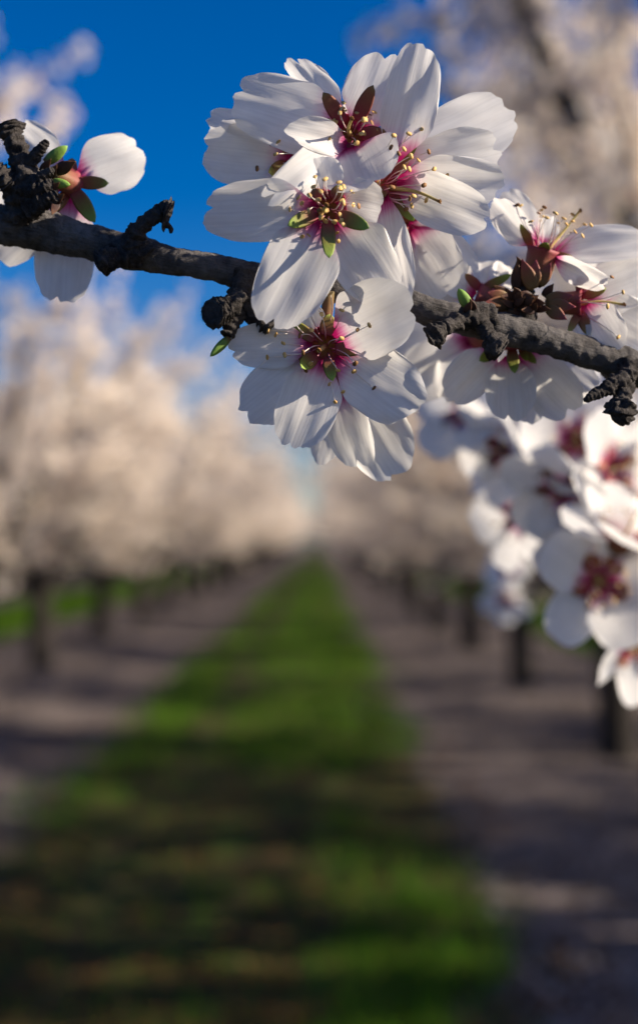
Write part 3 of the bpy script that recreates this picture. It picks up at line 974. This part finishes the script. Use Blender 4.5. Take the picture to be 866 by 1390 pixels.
G = flower(branch, (467, 524), .293, (.05, -.85, .4), [
    (452, 536, 436, 631, 44, dict(zt=-2)),
    (456, 534, 493, 634, 62, dict(zt=4, notch=.12, roll=12)),
    (478, 534, 545, 645, 90, dict(zt=0)),
    (474, 530, 520, 600, 60, dict(zt=-5))],
    [(457, 543, dict(w=13)), (482, 554, dict(w=13))], 'sepal_green', 13, 0, cup_len=.007, cup_r=.0026)
H = flower(branch, (98, 250), .294, (.45, -.12, -.75), [
    (108, 236, 195, 204, 78, dict(zb=-1, zt=-6, face=1, cup=-.12)),
    (94, 272, 82, 413, 84, dict(zb=-1, zt=-4, cup=-.1)),
    (82, 272, -8, 352, 66, dict(zb=-2, zt=-6)),
    (86, 232, 22, 176, 60, dict(zb=-3, zt=-12)),
    (78, 254, -16, 278, 64, dict(zb=-3, zt=-10))],
    [(148, 248, dict(w=19, zt=1)), (130, 303, dict(w=23, zt=3, m='sepal_green')), (70, 290, dict(w=17, zt=1)), (98, 215, dict(w=17, m='sepal_red', zt=-2))], 'sepal_olive', 18, 0, cup_len=.0062, cup_r=.0028, label='blossom seen from behind beside the spur')
J = flower(branch, (737, 338), .298, (.22, .93, .12), [
    (725, 328, 670, 270, 46, dict(zt=2, roll=-25, cup=.3)),
    (752, 347, 880, 330, 62, dict(zt=4, roll=-38, cup=.25)),
    (756, 338, 833, 312, 32, dict(zb=-3, zt=-10, roll=30, cup=.4)),
    (738, 326, 746, 291, 34, dict(zb=-4, zt=-8)),
    (758, 352, 824, 386, 40, dict(zb=1, zt=8, roll=30)),
    (727, 322, 684, 258, 46, dict(zb=-4, zt=-10))],
    [(706, 303, dict(w=13, zt=2, m='sepal_olive')), (742, 327, dict(w=17, zt=6)), (796, 363, dict(w=15, zt=3))], 'sepal_green', 15, 26, (4, 42), (.007, .011), (788, 285, .299), cup_len=.0078, cup_r=.0036, dark=.2, label='upright blossom seen from the side')
K = flower(branch, (790, 412), .296, (.95, -.05, .25), [
    (796, 412, 836, 478, 64, dict(zt=3)),
    (798, 396, 884, 366, 80, dict(zt=-2)),
    (802, 426, 880, 462, 88, dict(zb=-1, zt=-4)),
    (800, 400, 812, 350, 48, dict(zb=-3, zt=-10)),
    (806, 412, 888, 420, 84, dict(zb=-2, zt=-7))],
    [(823, 391, dict(w=17)), (802, 457, dict(w=17)), (771, 452, dict(w=12)), (790, 372, dict(w=15, m='sepal_red'))], 'sepal_olive', 17, 6, (5, 40), (.008, .011), cup_len=.0080, cup_r=.0029)
Lf = flower(branch, (647, 402), .300, (-.85, .35, -.1), [
    (658, 396, 664, 354, 58, dict(zt=-8)),
    (668, 396, 694, 362, 40, dict(zt=-9)),
    (642, 400, 585, 356, 58, dict(zt=-4)),
    (640, 408, 572, 434, 60, dict(zt=-4))],
    [(631, 371, dict(w=14, m='sepal_red')), (694, 372, dict(w=13))], 'sepal_green', 14, 0, cup_len=.0085, cup_r=.0030)
Mf = flower(branch, (692, 474), .303, (.02, -.95, -.15), [
    (690, 488, 694, 572, 68, dict(zt=4, cup=.18)),
    (668, 480, 622, 512, 40, dict(zt=-8, roll=20)),
    (664, 474, 608, 542, 60, dict(zt=0)),
    (712, 482, 782, 560, 72, dict(zt=-1, roll=15)),
    (722, 478, 806, 536, 64, dict(zt=-6)),
    (700, 488, 722, 576, 50, dict(zt=-6))],
    [(650, 490, dict(w=18)), (699, 508, dict(w=17, zt=6)), (728, 493, dict(w=13)), (716, 490, dict(w=11))], 'sepal_green', 17, 0, cup_len=.006)
Nf = flower(branch, (648, 460), .330, (-.5, -.3, -.5), [
    (640, 462, 512, 470, 66, {}),
    (640, 468, 540, 528, 78, dict(zt=4)),
    (636, 466, 606, 546, 58, dict(zt=8, roll=20)),
    (636, 452, 556, 438, 56, dict(zt=-4)),
    (655, 470, 655, 530, 50, dict(zt=-8))], [], nst=0)
# short stalks joining the blossoms behind to the wood
for c0, c1, d0, d1, w in (((476, 178), (470, 384), .288, .290, 9), ((527, 258), (505, 396), .287, .291, 9), ((404, 220), (440, 384), .293, .291, 8), ((444, 290), (448, 384), .277, .287, 9),
                      ((552, 300), (540, 405), .300, .290, 8), ((440, 462), (446, 395), .286, .285, 22), ((467, 505), (470, 400), .296, .289, 8), ((82, 244), (50, 250), .290, .287, 12),
                      ((692, 458), (700, 445), .303, .292, 12), ((655, 452), (668, 440), .326, .292, 10)):
    a, b = P(*c0, d0), P(*c1, d1)
    r = w / 2 * d0 / FPX
    pts, rad = smooth_path([(b, r * .8), (a.lerp(b, .5) + UP * -.0006, r * .75), (a, r)], 6)
    V, F, U = sweep(pts, rad, 10, c0[0], .1, 500)
    mx = max(v for u, v in U)
    build('stalk', V, F, 'calyx', branch, b, [(u, v / mx) for u, v in U])

# ================================================================== THE HANGING TWIG (nearer the trees)
twig = empty('almond_twig', P(900, 560, .46))
tag(twig, 'drooping almond twig crowded with blossoms hanging below the main branch', 'twig')
rd = random.Random(21)
def px3(cps):
    return [(P(x, y, d), r * d / FPX) for x, y, r, d in cps]
pts, rad = smooth_path(px3([(1500, 380, 14, .56), (1050, 470, 10, .50), (900, 540, 8, .47), (820, 610, 7, .46), (795, 690, 6, .45), (815, 770, 6, .45), (850, 850, 4, .44)]), 8)
V, F, U = sweep(pts, rad, 10, 2.0, .12, 200)
build('stem', V, F, 'bark', twig, P(820, 610, .46), U)
for x, y, d, f, R, sp in ((814, 790, .430, (-.05, .05, 1), .0215, .3), (782, 597, .455, (-.1, .35, .9), .020, 1.0), (683, 608, .475, (-.75, -.25, .5), .020, .2),
                          (762, 664, .450, (-.6, -.5, .6), .0195, .8), (832, 636, .445, (.5, .2, .8), .020, .5), (846, 728, .425, (.3, .75, .5), .020, .1),
                          (735, 640, .48, (-.5, -.6, .4), .020, .9), (632, 560, .49, (-.5, .3, .7), .019, .4), (728, 552, .48, (-.2, .4, .8), .020, 1.2),
                          (838, 566, .47, (.3, .5, .8), .020, .7), (790, 720, .455, (-.3, .4, .8), .019, .2), (860, 872, .44, (.4, -.4, .8), .019, .6),
                          (700, 700, .50, (-.8, -.3, .3), .019, .3), (868, 668, .46, (.7, .1, .6), .020, .4)):
    C = P(x, y, d)
    fd = camvec(*f)
    bl = open_flower(twig, C, fd, R, sp, 74, heart=1.6 if x == 814 else 1.15, nst=26 if x == 814 else 16)
    # its stalk back to the twig
    near = min(pts, key=lambda q: (q - (C - fd * .01)).length)
    sp_, sr = smooth_path([(near, .0011), ((near + C) / 2 - fd * .004, .0010), (C - fd * .0055, .0013)], 5)
    V, F, U = sweep(sp_, sr, 7)
    build('stalk', V, F, 'calyx', twig, near, [(u, .3) for u, v in U])

far_twig = empty('almond_twig', P(760, 700, .8))
tag(far_twig, 'thin almond twig with a few blossoms behind the drooping cluster', 'twig')
pts, rad = smooth_path(px3([(1400, 520, 9, .95), (900, 640, 6, 1.0), (760, 720, 4, 1.0), (690, 790, 3, 1.0)]), 8)
V, F, U = sweep(pts, rad, 8, 5.0, .12, 200)
build('stem', V, F, 'bark', far_twig, P(760, 720, .8), U)
for x, y, d, f in ((692, 772, 1.0, (-.5, .2, .8)), (686, 812, 1.0, (-.2, -.6, .7))):
    C = P(x, y, d)
    fd = camvec(*f)
    open_flower(far_twig, C, fd, .019, random.random() * 6, 74, nst=8)
    near = min(pts, key=lambda q: (q - C).length)
    V, F, U = sweep([near, (near + C) / 2, C - fd * .0055], [.001, .001, .0012], 6)
    build('stalk', V, F, 'calyx', far_twig, near, [(u, .3) for u, v in U])
